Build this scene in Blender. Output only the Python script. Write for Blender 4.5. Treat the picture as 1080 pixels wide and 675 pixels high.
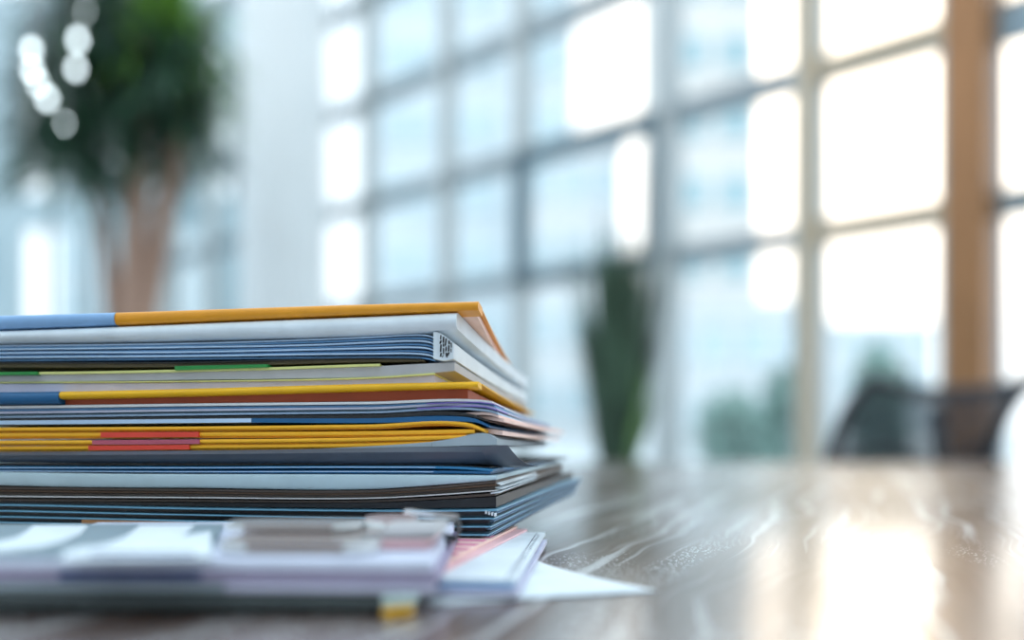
import bpy, bmesh, math, random
from mathutils import Vector, Matrix
random.seed(7)
S = bpy.context.scene
COL = S.collection
for o in list(bpy.data.objects): bpy.data.objects.remove(o)

# ------------------------------------------------------------------ camera
F = 1050.0                      # focal length in pixels of the 1080 wide frame
HY = 445.0                      # horizon row
TZ = 0.75                       # table top height
CZ = TZ + 0.078                 # camera height
cd = bpy.data.cameras.new('camera'); cam = bpy.data.objects.new('camera', cd); COL.objects.link(cam)
cam.location = (0, 0, CZ); cam.rotation_euler = (math.pi/2, 0, 0)
cd.sensor_width = 36; cd.lens = 36*F/1080; cd.shift_y = (HY-337.5)/1080
cd.clip_start = 0.02; cd.clip_end = 500
cd.dof.use_dof = True; cd.dof.focus_distance = 0.585; cd.dof.aperture_fstop = 1.65
cd.dof.aperture_ratio = 1.15
S.camera = cam

# ------------------------------------------------------------------ world and light
SUN = Vector((0.375, 1.0, 0.37)).normalized()
w = bpy.data.worlds.new('sky'); S.world = w; w.use_nodes = True
nt = w.node_tree; nt.nodes.clear()
N = lambda t: nt.nodes.new(t)
out = N('ShaderNodeOutputWorld'); bg = N('ShaderNodeBackground'); geo = N('ShaderNodeTexCoord')
sep = N('ShaderNodeSeparateXYZ'); nt.links.new(geo.outputs['Generated'], sep.inputs[0])
ramp = N('ShaderNodeValToRGB'); nt.links.new(sep.outputs['Z'], ramp.inputs[0])
e = ramp.color_ramp.elements
e[0].position = 0.0; e[0].color = (0.90, 0.955, 1.0, 1)
e[1].position = 0.8; e[1].color = (0.72, 0.88, 1.0, 1)
dot = N('ShaderNodeVectorMath'); dot.operation = 'DOT_PRODUCT'; dot.inputs[1].default_value = SUN
nt.links.new(geo.outputs['Generated'], dot.inputs[0])
mr = N('ShaderNodeMapRange'); mr.inputs['From Min'].default_value = 0.93; mr.inputs['From Max'].default_value = 1.0
nt.links.new(dot.outputs['Value'], mr.inputs['Value'])
pw = N('ShaderNodeMath'); pw.operation = 'POWER'; pw.inputs[1].default_value = 2.0; nt.links.new(mr.outputs[0], pw.inputs[0])
glow = N('ShaderNodeMix'); glow.data_type = 'RGBA'; glow.blend_type = 'ADD'; glow.inputs['Factor'].default_value = 1
gm = N('ShaderNodeMix'); gm.data_type = 'RGBA'; gm.inputs[6].default_value = (0, 0, 0, 1); gm.inputs[7].default_value = (1.5, 1.0, .55, 1)
nt.links.new(pw.outputs[0], gm.inputs['Factor'])
nt.links.new(ramp.outputs[0], glow.inputs[6]); nt.links.new(gm.outputs[2], glow.inputs[7])
nt.links.new(glow.outputs[2], bg.inputs['Color']); bg.inputs['Strength'].default_value = 1.3
nt.links.new(bg.outputs[0], out.inputs[0])
sl = bpy.data.lights.new('sun', 'SUN'); sl.energy = 0.10; sl.angle = 0.08; sl.color = (1, .82, .6)
so = bpy.data.objects.new('sun', sl); COL.objects.link(so)
so.rotation_euler = (-SUN).to_track_quat('-Z', 'Y').to_euler()
S.view_settings.view_transform = 'Standard'; S.view_settings.look = 'None'
S.view_settings.gamma = 1; S.view_settings.use_curve_mapping = False
S.view_settings.exposure = 0.5

# ------------------------------------------------------------------ materials
MC = {}
def mat(name, col, rough=0.5, metal=0, spec=0.5, coat=0, var=0.06, bump=0, nscale=60, alpha=1, trans=0, emit=None):
    if name in MC: return MC[name]
    m = bpy.data.materials.new(name); m.use_nodes = True; n = m.node_tree; p = n.nodes['Principled BSDF']
    p.inputs['Roughness'].default_value = rough; p.inputs['Metallic'].default_value = metal
    p.inputs['Specular IOR Level'].default_value = spec; p.inputs['Coat Weight'].default_value = coat
    p.inputs['Alpha'].default_value = alpha; p.inputs['Transmission Weight'].default_value = trans
    tc = n.nodes.new('ShaderNodeTexCoord'); no = n.nodes.new('ShaderNodeTexNoise')
    no.inputs['Scale'].default_value = nscale; no.inputs['Detail'].default_value = 4
    n.links.new(tc.outputs['Object'], no.inputs['Vector'])
    r = n.nodes.new('ShaderNodeValToRGB'); r.color_ramp.elements[0].position = .3; r.color_ramp.elements[1].position = .7
    r.color_ramp.elements[0].color = tuple(c*(1-var) for c in col)+(1,)
    r.color_ramp.elements[1].color = tuple(min(1, c*(1+var)) for c in col)+(1,)
    n.links.new(no.outputs['Fac'], r.inputs[0]); n.links.new(r.outputs[0], p.inputs['Base Color'])
    if bump:
        b = n.nodes.new('ShaderNodeBump'); b.inputs['Strength'].default_value = bump; b.inputs['Distance'].default_value = .001
        n.links.new(no.outputs['Fac'], b.inputs['Height']); n.links.new(b.outputs[0], p.inputs['Normal'])
    if emit:
        p.inputs['Emission Color'].default_value = tuple(emit[:3])+(1,); p.inputs['Emission Strength'].default_value = emit[3]
    MC[name] = m; return m

def hexc(r, g, b):
    f = lambda v: ((v/255+.055)/1.055)**2.4 if v > 10 else v/255/12.92
    return (f(r), f(g), f(b))

def glass_mat(name, tint, refl=0.08, rough=.02):
    m = bpy.data.materials.new(name); m.use_nodes = True; n = m.node_tree; n.nodes.clear()
    o = n.nodes.new('ShaderNodeOutputMaterial'); mx = n.nodes.new('ShaderNodeMixShader')
    t = n.nodes.new('ShaderNodeBsdfTransparent'); t.inputs[0].default_value = tuple(tint)+(1,)
    g = n.nodes.new('ShaderNodeBsdfGlossy'); g.inputs['Roughness'].default_value = rough
    fr = n.nodes.new('ShaderNodeLayerWeight'); fr.inputs[0].default_value = refl
    n.links.new(fr.outputs['Fresnel'], mx.inputs[0]); n.links.new(t.outputs[0], mx.inputs[1]); n.links.new(g.outputs[0], mx.inputs[2])
    n.links.new(mx.outputs[0], o.inputs[0]); return m

def table_mat():
    m = bpy.data.materials.new('table_wood'); m.use_nodes = True; n = m.node_tree; p = n.nodes['Principled BSDF']; L = n.links
    tc = n.nodes.new('ShaderNodeTexCoord')
    rot = n.nodes.new('ShaderNodeMapping'); rot.vector_type = 'POINT'; rot.inputs['Rotation'].default_value = (0, 0, math.radians(20))
    L.new(tc.outputs['Object'], rot.inputs[0])
    # slow wander of the grain
    wn = n.nodes.new('ShaderNodeTexNoise'); wn.inputs['Scale'].default_value = 5; wn.inputs['Detail'].default_value = 2
    L.new(rot.outputs[0], wn.inputs[0])
    wsub = n.nodes.new('ShaderNodeVectorMath'); wsub.operation = 'SUBTRACT'; wsub.inputs[1].default_value = (.5, .5, .5); L.new(wn.outputs['Color'], wsub.inputs[0])
    wsc = n.nodes.new('ShaderNodeVectorMath'); wsc.operation = 'SCALE'; wsc.inputs['Scale'].default_value = .06; L.new(wsub.outputs[0], wsc.inputs[0])
    wad = n.nodes.new('ShaderNodeVectorMath'); L.new(rot.outputs[0], wad.inputs[0]); L.new(wsc.outputs[0], wad.inputs[1])
    def stretched(sx, sy, sc, det=3):
        mp = n.nodes.new('ShaderNodeMapping'); mp.inputs['Scale'].default_value = (sx, sy, 1); L.new(wad.outputs[0], mp.inputs[0])
        q = n.nodes.new('ShaderNodeTexNoise'); q.inputs['Scale'].default_value = sc; q.inputs['Detail'].default_value = det
        L.new(mp.outputs[0], q.inputs[0]); return q
    grain = stretched(30, 2.0, 1.0, 5)
    fine = stretched(160, 8, 1.0, 3)
    band = stretched(20, 3.5, 1.0, 1)
    c1 = n.nodes.new('ShaderNodeValToRGB'); L.new(grain.outputs['Fac'], c1.inputs[0])
    c1.color_ramp.elements[0].position = .35; c1.color_ramp.elements[0].color = (.058, .024, .013, 1)
    c1.color_ramp.elements[1].position = .65; c1.color_ramp.elements[1].color = (.125, .066, .044, 1)
    # pale limed streaks
    st = n.nodes.new('ShaderNodeValToRGB'); L.new(grain.outputs['Fac'], st.inputs[0])
    st.color_ramp.elements[0].position = .60; st.color_ramp.elements[0].color = (0, 0, 0, 1)
    st.color_ramp.elements[1].position = .70; st.color_ramp.elements[1].color = (.75, .75, .75, 1)
    mx = n.nodes.new('ShaderNodeMix'); mx.data_type = 'RGBA'; mx.inputs[7].default_value = (.60, .60, .60, 1)
    L.new(st.outputs[0], mx.inputs['Factor']); L.new(c1.outputs[0], mx.inputs[6])
    s2 = stretched(105, 2.2, 1.0, 2)
    sr = n.nodes.new('ShaderNodeValToRGB'); L.new(s2.outputs['Fac'], sr.inputs[0]); ce = sr.color_ramp.elements
    ce[0].position = .57; ce[0].color = (0, 0, 0, 1); ce[1].position = .68; ce[1].color = (.8, .8, .8, 1)
    mxs = n.nodes.new('ShaderNodeMix'); mxs.data_type = 'RGBA'; mxs.inputs[7].default_value = (.72, .73, .74, 1)
    L.new(sr.outputs[0], mxs.inputs['Factor']); L.new(mx.outputs[2], mxs.inputs[6]); mx = mxs
    # pale pores
    vm = n.nodes.new('ShaderNodeMapping'); vm.inputs['Scale'].default_value = (1.0, .55, 1); L.new(rot.outputs[0], vm.inputs[0])
    vo = n.nodes.new('ShaderNodeTexVoronoi'); vo.inputs['Scale'].default_value = 430; L.new(vm.outputs[0], vo.inputs['Vector'])
    dots = n.nodes.new('ShaderNodeMath'); dots.operation = 'LESS_THAN'; dots.inputs[1].default_value = .30; L.new(vo.outputs['Distance'], dots.inputs[0])
    bm_ = n.nodes.new('ShaderNodeValToRGB'); L.new(band.outputs['Fac'], bm_.inputs[0])
    bm_.color_ramp.elements[0].position = .52; bm_.color_ramp.elements[0].color = (0, 0, 0, 1); bm_.color_ramp.elements[1].position = .60
    dm = n.nodes.new('ShaderNodeMath'); dm.operation = 'MULTIPLY'; L.new(dots.outputs[0], dm.inputs[0]); L.new(bm_.outputs[0], dm.inputs[1])
    mx2 = n.nodes.new('ShaderNodeMix'); mx2.data_type = 'RGBA'; mx2.inputs[7].default_value = (.85, .87, .88, 1)
    L.new(dm.outputs[0], mx2.inputs['Factor']); L.new(mx.outputs[2], mx2.inputs[6])
    L.new(mx2.outputs[2], p.inputs['Base Color'])
    rr = n.nodes.new('ShaderNodeMapRange'); rr.inputs['To Min'].default_value = .22; rr.inputs['To Max'].default_value = .40; L.new(fine.outputs['Fac'], rr.inputs[0])
    L.new(rr.outputs[0], p.inputs['Roughness'])
    p.inputs['Specular IOR Level'].default_value = 1.0
    p.inputs['IOR'].default_value = 1.6; p.inputs['Coat Weight'].default_value = 0.75; p.inputs['Coat Roughness'].default_value = .16; p.inputs['Coat IOR'].default_value = 1.6
    b = n.nodes.new('ShaderNodeBump'); b.inputs['Strength'].default_value = .25; b.inputs['Distance'].default_value = .0006
    ad = n.nodes.new('ShaderNodeMath'); L.new(fine.outputs['Fac'], ad.inputs[0]); L.new(grain.outputs['Fac'], ad.inputs[1])
    L.new(ad.outputs[0], b.inputs['Height']); L.new(b.outputs[0], p.inputs['Normal'])
    return m

# ------------------------------------------------------------------ helpers
def link(name, bm, m, parent=None, smooth=True):
    me = bpy.data.meshes.new(name); bmesh.ops.recalc_face_normals(bm, faces=bm.faces[:])
    bm.to_mesh(me); bm.free()
    if smooth:
        for p in me.polygons: p.use_smooth = True
        try: me.set_sharp_from_angle(angle=math.radians(38))
        except Exception: pass
    me.materials.append(m)
    o = bpy.data.objects.new(name, me); COL.objects.link(o)
    if parent is not None: o.parent = parent
    return o
def thing(name, label, cat, loc=(0, 0, 0), rz=0, group=None):
    o = bpy.data.objects.new(name, None); COL.objects.link(o); o.location = loc; o.rotation_euler = (0, 0, rz)
    o.empty_display_size = .02
    o['label'] = label; o['category'] = cat
    if group: o['group'] = group
    return o
def tag(o, label, cat, group=None):
    o['label'] = label; o['category'] = cat
    if group: o['group'] = group
    return o
def struct(name, bm, m, parent=None):
    o = link(name, bm, m, parent, smooth=False)
    if parent is None: o['kind'] = 'structure'
    return o
def box(bm, x0, x1, y0, y1, z0, z1, M=None, bev=0):
    r = bmesh.ops.create_cube(bm, size=1); vs = r['verts']
    for v in vs: v.co = Vector(((x0+x1)/2+v.co.x*(x1-x0), (y0+y1)/2+v.co.y*(y1-y0), (z0+z1)/2+v.co.z*(z1-z0)))
    if bev:
        es = list({e for v in vs for e in v.link_edges})
        r2 = bmesh.ops.bevel(bm, geom=es, offset=bev, segments=3, affect='EDGES', profile=.5)
        vs = list({v for f in r2['faces'] for v in f.verts} | {v for v in vs if v.is_valid})
    if M is not None:
        for v in vs: v.co = M @ v.co
    return vs
def tube(bm, pts, r, seg=10, cap=True):
    pts = [Vector(p) for p in pts]; rings = []
    rs = r if isinstance(r, (list, tuple)) else [r]*len(pts)
    up = Vector((0, 0, 1))
    for i, p in enumerate(pts):
        d = (pts[min(i+1, len(pts)-1)]-pts[max(i-1, 0)]).normalized()
        a = d.cross(up)
        if a.length < 1e-3: a = d.cross(Vector((1, 0, 0)))
        a.normalize(); b = a.cross(d).normalized()
        rings.append([bm.verts.new(p+(a*math.cos(t)+b*math.sin(t))*rs[i]) for t in [2*math.pi*k/seg for k in range(seg)]])
    for A, B in zip(rings, rings[1:]):
        for k in range(seg): bm.faces.new((A[k], A[(k+1) % seg], B[(k+1) % seg], B[k]))
    if cap: bm.faces.new(rings[0]); bm.faces.new(rings[-1][::-1])
def lathe(bm, prof, c=(0, 0, 0), seg=40):
    rings = []
    for r, z in prof:
        rings.append([bm.verts.new((c[0]+r*math.cos(2*math.pi*k/seg), c[1]+r*math.sin(2*math.pi*k/seg), c[2]+z)) for k in range(seg)])
    for A, B in zip(rings, rings[1:]):
        for k in range(seg): bm.faces.new((A[k], A[(k+1) % seg], B[(k+1) % seg], B[k]))
    bm.faces.new(rings[0][::-1]); bm.faces.new(rings[-1])
def spline(P, n=8):
    P = [Vector(p) for p in P]; R = []
    for i in range(len(P)-1):
        p0 = P[max(i-1, 0)]; p1 = P[i]; p2 = P[i+1]; p3 = P[min(i+2, len(P)-1)]
        for k in range(n):
            t = k/n
            R.append(.5*((2*p1)+(p2-p0)*t+(2*p0-5*p1+4*p2-p3)*t*t+(3*p1-p0-3*p2+p3)*t**3))
    R.append(P[-1]); return R
def interp(pts, x):
    """smooth piecewise curve through (x, value) pairs"""
    if not isinstance(pts, (list, tuple)): return pts
    if x <= pts[0][0]: return pts[0][1]
    if x >= pts[-1][0]: return pts[-1][1]
    for i in range(len(pts)-1):
        a, b = pts[i], pts[i+1]
        if a[0] <= x <= b[0]:
            h = b[0]-a[0]; t = (x-a[0])/h
            sl_ = (b[1]-a[1])/h
            def tan(j):
                if j <= 0 or j >= len(pts)-1: return None
                s1 = (pts[j][1]-pts[j-1][1])/(pts[j][0]-pts[j-1][0]); s2 = (pts[j+1][1]-pts[j][1])/(pts[j+1][0]-pts[j][0])
                return (s1+s2)/2
            m0 = tan(i); m1 = tan(i+1)
            if m0 is None: m0 = sl_
            if m1 is None: m1 = sl_
            return ((2*t**3-3*t*t+1)*a[1]+(t**3-2*t*t+t)*h*m0+(-2*t**3+3*t*t)*b[1]+(t**3-t*t)*h*m1)
    return pts[-1][1]

# ================================================================== setting
# the glass wall runs from near right to far left
WD = Vector((-0.6667, 0.7453, 0)); W0 = Vector((1.99, 4.5, 0)); WN = Vector((-.7453, -.6667, 0))  # WN points into the room
def wall_s(px, Y=None):
    k = (px-540)/F
    return (W0.x-k*W0.y)/(k*WD.y-WD.x)
def wall_M(s=0): return Matrix(((WD.x, WN.x, 0, W0.x+WD.x*s), (WD.y, WN.y, 0, W0.y+WD.y*s), (0, 0, 1, 0), (0, 0, 0, 1)))
WM = wall_M()
S0 = wall_s(1300); S1 = wall_s(178)
frame_m = mat('window_frame_metal', (.25, .29, .31), .35, .3, var=.03)
frame_w = mat('window_frame_pale', (.50, .53, .53), .4, .1, var=.03)
dark_f = mat('sash_frame_dark', (.10, .17, .21), .4, .2, var=.03)
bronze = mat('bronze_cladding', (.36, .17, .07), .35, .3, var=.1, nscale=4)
gl = glass_mat('window_glass', (.96, .98, .985), .06)

bm = bmesh.new(); box(bm, -14, 8, -3, 14, -.1, 0)
floor_m = mat('floor_stone', (.50, .56, .58), .25, 0, var=.08, nscale=3)
struct('floor', bm, floor_m)
rear_m = mat('rear_wall_paint', (.66, .68, .70), .7, var=.05, nscale=1.5)
bm = bmesh.new(); box(bm, -14, 8, -2.6, -2.45, 0, 5.6); struct('wall_rear', bm, rear_m)  # unseen wall added behind the camera to cut frontal light
bm = bmesh.new(); box(bm, -14.0, -13.85, -2.45, 11, 0, 5.6); struct('wall_left', bm, rear_m)

trans = [0.0, 1.77, 2.58, 3.40, 4.22, 5.05]
mull = [1300, 1120, 1012, 856, 706, 553, 474, 391, 300, 225, 178]
# frame members of the whole glass wall (structure)
bm = bmesh.new()
for z in trans:
    hh = .06 if z > 2 else .052; box(bm, S0, S1, -.04, .05, z-hh, z+hh, WM)
struct('trim_1', bm, frame_m)
bm = bmesh.new()
for px in mull:
    s = wall_s(px); wd = .045 if px not in (706, 856, 1012) else .065
    box(bm, s-wd, s+wd, -.05, .07, 0, 5.1, WM)
struct('trim_2', bm, frame_w)
glow_f = mat('frame_champagne_cladding', (.52, .42, .30), .35, .2, var=.06)  # sun glow on the right-hand frames put into their colour
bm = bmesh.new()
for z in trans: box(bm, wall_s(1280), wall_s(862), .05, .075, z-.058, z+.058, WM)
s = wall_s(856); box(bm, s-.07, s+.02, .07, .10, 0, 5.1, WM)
struct('trim_6', bm, glow_f)
n = 0
for a, b in zip(mull, mull[1:]):
    n += 1
    bm = bmesh.new(); sa, sb = wall_s(a)+.03, wall_s(b)-.03
    for z0, z1 in zip(trans, trans[1:]):
        box(bm, sa, sb, -.006, .006, z0+.02, z1-.02, WM)
    struct('window_%d' % n, bm, gl)
# dark opening sash between the 553 and 706 mullions, 1.77..2.58 m
sa, sb = wall_s(706)+.03, wall_s(553)-.02
bm = bmesh.new()
for (x0, x1, z0, z1) in ((sa, sb, 2.50, 2.60), (sa, sb, 1.75, 1.80), (sb-.07, sb+.03, 1.75, 2.60), (sa, sa+.03, 1.75, 2.6)):
    box(bm, x0, x1, .05, .10, z0, z1, WM)
struct('window_20', bm, dark_f)
# bronze clad pillar at the right, and the dark framed window beyond it
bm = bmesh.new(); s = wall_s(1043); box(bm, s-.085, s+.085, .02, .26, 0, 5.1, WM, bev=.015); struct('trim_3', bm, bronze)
bm = bmesh.new()
s = wall_s(1052); 
for (x0, x1, z0, z1) in ((s-.05, s+.02, 0, 2.6), (s-.8, s, 2.44, 2.60), (s-.8, s, 1.73, 1.80)):
    box(bm, x0, x1, .05, .11, z0, z1, WM)
struct('window_21', bm, mat('right_frame', (.30, .40, .46), .4, .2, var=.03))

# far back wall at the left, with glazed openings
YB = 11.0
def bx(px): return (px-540)/F*YB
def bz(py): return CZ+(HY-py)/F*YB
wallm = mat('back_wall_paint', (.50, .62, .66), .6, var=.05, nscale=1.5)
teal = mat('teal_panel', (.22, .42, .46), .5, var=.08, nscale=2)
xs = [bx(p) for p in (-300, -150, -110, 24, 76, 84, 106, 160, 212, 260)]
bm = bmesh.new()
box(bm, bx(-500), bx(20), YB, YB+.15, bz(240), 5.6); box(bm, bx(20), bx(250), YB, YB+.15, bz(240), bz(205))
box(bm, bx(20), bx(250), YB, YB+.15, 4.9, 5.6)
for a, b in ((-500, 20), (76, 84), (106, 158), (212, 250)): box(bm, bx(a), bx(b), YB, YB+.15, 0, bz(240))
struct('wall_back', bm, wallm)
bm = bmesh.new()
for p in (20, 78, 135, 192, 248): box(bm, bx(p)-.03, bx(p)+.03, YB-.02, YB+.1, bz(206), 4.95)
for z in (3.6,): box(bm, bx(20), bx(250), YB-.02, YB+.1, z-.03, z+.03)
for p in (50, 95, 185): box(bm, bx(p)-.02, bx(p)+.02, YB, YB+.1, 0, bz(240))
struct('trim_4', bm, frame_m)
bm = bmesh.new(); box(bm, bx(20), bx(250), YB+.06, YB+.07, 0, 4.95); struct('window_22', bm, gl)
bm = bmesh.new(); box(bm, bx(-500), bx(-10), YB-.03, YB+.16, 2.2, 2.9); struct('trim_5', bm, teal)
# round white column
bm = bmesh.new(); lathe(bm, [(.40, 0), (.40, .10), (.345, .12), (.345, 5.1)], ((300-540)/F*8, 8, 0), 64)
tag(link('round_column', bm, mat('column_paint', (.84, .86, .86), .55, var=.03, nscale=2)), 'thick round pale column between the leafy tree and the glass wall', 'column')

# ================================================================== outside
gm_ = mat('paving_outside', (.72, .75, .76), .8, var=.1, nscale=.5)
bm = bmesh.new(); box(bm, -120, 120, 14, 160, -.3, -.12)
box(bm, 8, 120, -20, 14, -.3, -.12)
struct('ground_outside', bm, gm_)
def building(name, label, px0, px1, Y, ytop, wall, glassm, rows, cols, depth=9, rz=0, z0=-.12):
    x0 = (px0-540)/F*Y; x1 = (px1-540)/F*Y; H = CZ+(HY-ytop)/F*Y+.12
    t = thing(name, label, 'building', ((x0+x1)/2, Y, z0), rz); W = (x1-x0)/2
    bm = bmesh.new(); box(bm, -W, W, 0, depth, 0, H)
    box(bm, -W-.2, W+.2, -.2, depth+.2, H, H+.4)
    link('facade', bm, wall, t, False)
    k = 0
    for r in range(rows):
        zc = H*(r+.55)/rows; hh = H/rows*.24
        for c in range(cols):
            xc = -W+2*W*(c+.5)/cols; ww = W/cols*.72
            bm = bmesh.new(); box(bm, xc-ww, xc+ww, -.08, .1, zc-hh, zc+hh)
            f = link('window', bm, glassm, t, False)
            bm = bmesh.new(); box(bm, xc-ww-.1, xc+ww+.1, -.25, 0, zc-hh-.25, zc-hh)
            link('sill', bm, wall, t, False)
    return t
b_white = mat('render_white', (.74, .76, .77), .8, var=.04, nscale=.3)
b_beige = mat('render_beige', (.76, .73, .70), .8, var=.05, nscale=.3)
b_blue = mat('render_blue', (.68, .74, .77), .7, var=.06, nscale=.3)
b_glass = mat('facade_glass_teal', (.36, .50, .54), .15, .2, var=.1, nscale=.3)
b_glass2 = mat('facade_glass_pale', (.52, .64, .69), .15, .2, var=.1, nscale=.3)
building('office_building', 'tall pale blue office block behind the left half of the glass wall', 395, 606, 60, -330, b_blue, b_glass2, 11, 3)
building('apartment_building', 'low pale apartment block seen through the dark sash window', 556, 655, 50, 158, b_white, b_glass2, 4, 3)
building('office_building', 'beige tower with teal window bands behind the middle panes', 704, 800, 45, -200, b_beige, b_glass, 9, 2)
building('warehouse', 'low white building behind the outdoor shrubs', 690, 860, 30, 330, b_white, b_glass2, 2, 4)
building('apartment_building', 'small distant pale block right of the beige tower', 880, 985, 70, 345, b_white, b_glass2, 3, 3)
building('office_building', 'bluish block far beyond the leafy indoor tree', 60, 190, 60, 190, b_blue, b_glass2, 5, 4)

def foliage_clump(bm, c, rx, ry, rz_, n, size, rnd):
    for _ in range(n):
        u = rnd.uniform(-1, 1); th = rnd.uniform(0, 2*math.pi); q = math.sqrt(1-u*u); rr = rnd.uniform(.55, 1)
        p = Vector((c[0]+rx*rr*q*math.cos(th), c[1]+ry*rr*q*math.sin(th), c[2]+rz_*rr*u))
        a = Vector((rnd.uniform(-1, 1), rnd.uniform(-1, 1), rnd.uniform(-.3, 1))).normalized()
        b = a.cross(Vector((rnd.uniform(-1, 1), rnd.uniform(-1, 1), rnd.uniform(-1, 1)))).normalized()
        s = size*rnd.uniform(.6, 1.2)
        bm.faces.new([bm.verts.new(p), bm.verts.new(p+a*s*.5+b*s*.28), bm.verts.new(p+a*s), bm.verts.new(p+a*s*.5-b*s*.28)])
leaf_out = mat('shrub_leaves', (.38, .52, .47), .6, var=.4, nscale=3)  # leaf colour paled to include distance haze
bark = mat('bark', (.22, .13, .09), .8, var=.3, nscale=20)
def shrub(label, px, ytop, Y, r, seed):
    rnd = random.Random(seed); x = (px-540)/F*Y; top = CZ+(HY-ytop)/F*Y+.12
    t = thing('garden_shrub', label, 'shrub', (x, Y, -.12))
    bm = bmesh.new(); foliage_clump(bm, (0, 0, top*.55), r, r, top*.45, 1100, .16, rnd); link('foliage', bm, leaf_out, t, False)
    bm = bmesh.new()
    for k in range(4):
        a = k*1.6; tube(bm, [(0, 0, 0), (.1*math.cos(a), .1*math.sin(a), top*.3), (.3*r*math.cos(a), .3*r*math.sin(a), top*.7)], [.03, .02, .01], 6)
    link('stem', bm, bark, t)
shrub('broad blurred shrub outside, between the potted grass and the pale mullion', 772, 412, 12.2, .42, 1)
shrub('taller garden shrub outside beside the pale mullion', 832, 385, 10.2, .33, 2)
shrub('rounded shrub outside showing above the mesh chair back', 928, 365, 10, .25, 3)

# ================================================================== plants inside
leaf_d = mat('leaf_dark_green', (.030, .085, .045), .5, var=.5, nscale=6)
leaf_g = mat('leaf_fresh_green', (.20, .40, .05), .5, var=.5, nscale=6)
def blade(bm, p, az, el, L, W, droop, n=6):
    d = Vector((math.cos(az)*math.cos(el), math.sin(az)*math.cos(el), math.sin(el))); side = Vector((-math.sin(az), math.cos(az), 0))
    prev = None
    for i in range(n+1):
        t = i/n; q = Vector(p)+d*L*t+Vector((0, 0, -droop*L*t*t)); wv = W*math.sin(math.pi*min(1, .12+.88*(1-t)))*.5 if t > .5 else W*.5*(.55+.9*t*(1 if t < .5 else 0)+0)
        wv = max(W*.5*(1-t**3)*(.5+min(t*2, 1)*.5), .0005)
        c = q+Vector((0, 0, -.25*wv))
        row = [bm.verts.new(q-side*wv), bm.verts.new(c), bm.verts.new(q+side*wv)]
        if prev: bm.faces.new((prev[0], prev[1], row[1], row[0])); bm.faces.new((prev[1], prev[2], row[2], row[1]))
        prev = row
TY = 6.0
def tp(px, py, dy=0): return Vector(((px-540)/F*(TY+dy), TY+dy, CZ+(HY-py)/F*(TY+dy)))
tr = thing('dragon_tree', 'tall indoor tree with reddish trunks and dark spiky leaves, left of the column', 'plant', (tp(135, 0).x, TY, 0))
base = tr.location.copy()
rnd = random.Random(5)
heads = []
tm = mat('tree_trunk', (.36, .22, .16), .75, var=.25, nscale=8, bump=.3)
for (pts, r, dy) in [([(128, 560), (122, 380), (112, 250), (95, 150), (80, 90)], .055, .1), ([(135, 560), (136, 360), (142, 250), (146, 130), (150, 40)], .085, -.1),
                     ([(142, 560), (152, 360), (168, 250), (186, 150), (196, 90)], .075, 0), ([(140, 560), (146, 400), (160, 300), (172, 200), (170, 30)], .05, .25)]:
    P = spline([tp(a, b, dy)-base for a, b in pts], 6); P[0].z = .3
    bm = bmesh.new(); tube(bm, P, [r*(1-.35*i/len(P)) for i in range(len(P))], 12); link('trunk', bm, tm, tr)
    heads.append(P[-1]); heads.append(P[-5])
extra = [(95, 30), (125, -10), (170, 10), (195, 50), (150, 70), (110, 110), (62, 165), (90, 175), (195, 130), (190, 20), (200, 95), (60, 60), (150, 120), (120, 60), (185, 160), (50, 110), (75, 10), (180, 70), (140, 150), (45, 150)]
heads += [tp(a, b, rnd.uniform(-.4, .4))-base for a, b in extra]
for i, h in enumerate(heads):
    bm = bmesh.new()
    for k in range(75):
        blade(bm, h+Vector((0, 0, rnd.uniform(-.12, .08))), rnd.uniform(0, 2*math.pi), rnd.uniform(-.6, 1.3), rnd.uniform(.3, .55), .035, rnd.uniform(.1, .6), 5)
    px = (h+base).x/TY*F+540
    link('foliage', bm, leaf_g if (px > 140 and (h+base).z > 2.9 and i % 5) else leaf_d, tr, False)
bm = bmesh.new(); lathe(bm, [(.24, 0), (.28, .03), (.34, .42), (.36, .45), (.33, .45), (.31, .40)], (0, 0, 0), 40); link('planter', bm, mat('planter_grey', (.4, .42, .42), .5), tr)
bm = bmesh.new(); lathe(bm, [(.30, .34), (.305, .385)], (0, 0, 0), 30); link('soil', bm, mat('soil', (.05, .035, .025), .9, bump=1), tr)

# tall grass plant behind the table
PY = 3.3; pxx = (650-540)/F*PY
gp = thing('potted_grass', 'tall dark upright grassy plant in a pot behind the far table edge', 'plant', (pxx, PY, 0)); rnd = random.Random(9)
bm = bmesh.new(); lathe(bm, [(.12, 0), (.14, .02), (.19, .63), (.20, .65), (.175, .65), (.165, .61)], (0, 0, 0), 40); link('pot', bm, mat('pot_charcoal', (.06, .06, .065), .4), gp)
bm = bmesh.new(); lathe(bm, [(.165, .57), (.165, .605)], (0, 0, 0), 30); link('soil', bm, MC['soil'], gp)
bm = bmesh.new()
for k in range(330):
    a = rnd.uniform(0, 2*math.pi); r = rnd.uniform(0, .05)
    L = rnd.uniform(.35, .82) if rnd.random() < .85 else rnd.uniform(.8, .95)
    blade(bm, (r*math.cos(a), r*math.sin(a), .61), a+rnd.uniform(-.5, .5), rnd.uniform(1.33, 1.55), L, .02, rnd.uniform(-.02, .035), 7)
link('foliage', bm, mat('grass_blade', (.045, .085, .05), .5, var=.5, nscale=5), gp, False)
bm = bmesh.new()
for k in range(40):
    a = rnd.uniform(-1.2, .9); blade(bm, (.03*math.cos(a), .03*math.sin(a), .61), a, rnd.uniform(1.2, 1.4), rnd.uniform(.2, .45), .022, rnd.uniform(0, .05), 6)
link('young_foliage', bm, mat('grass_young', (.16, .30, .10), .5, var=.4, nscale=5), gp, False)

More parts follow.
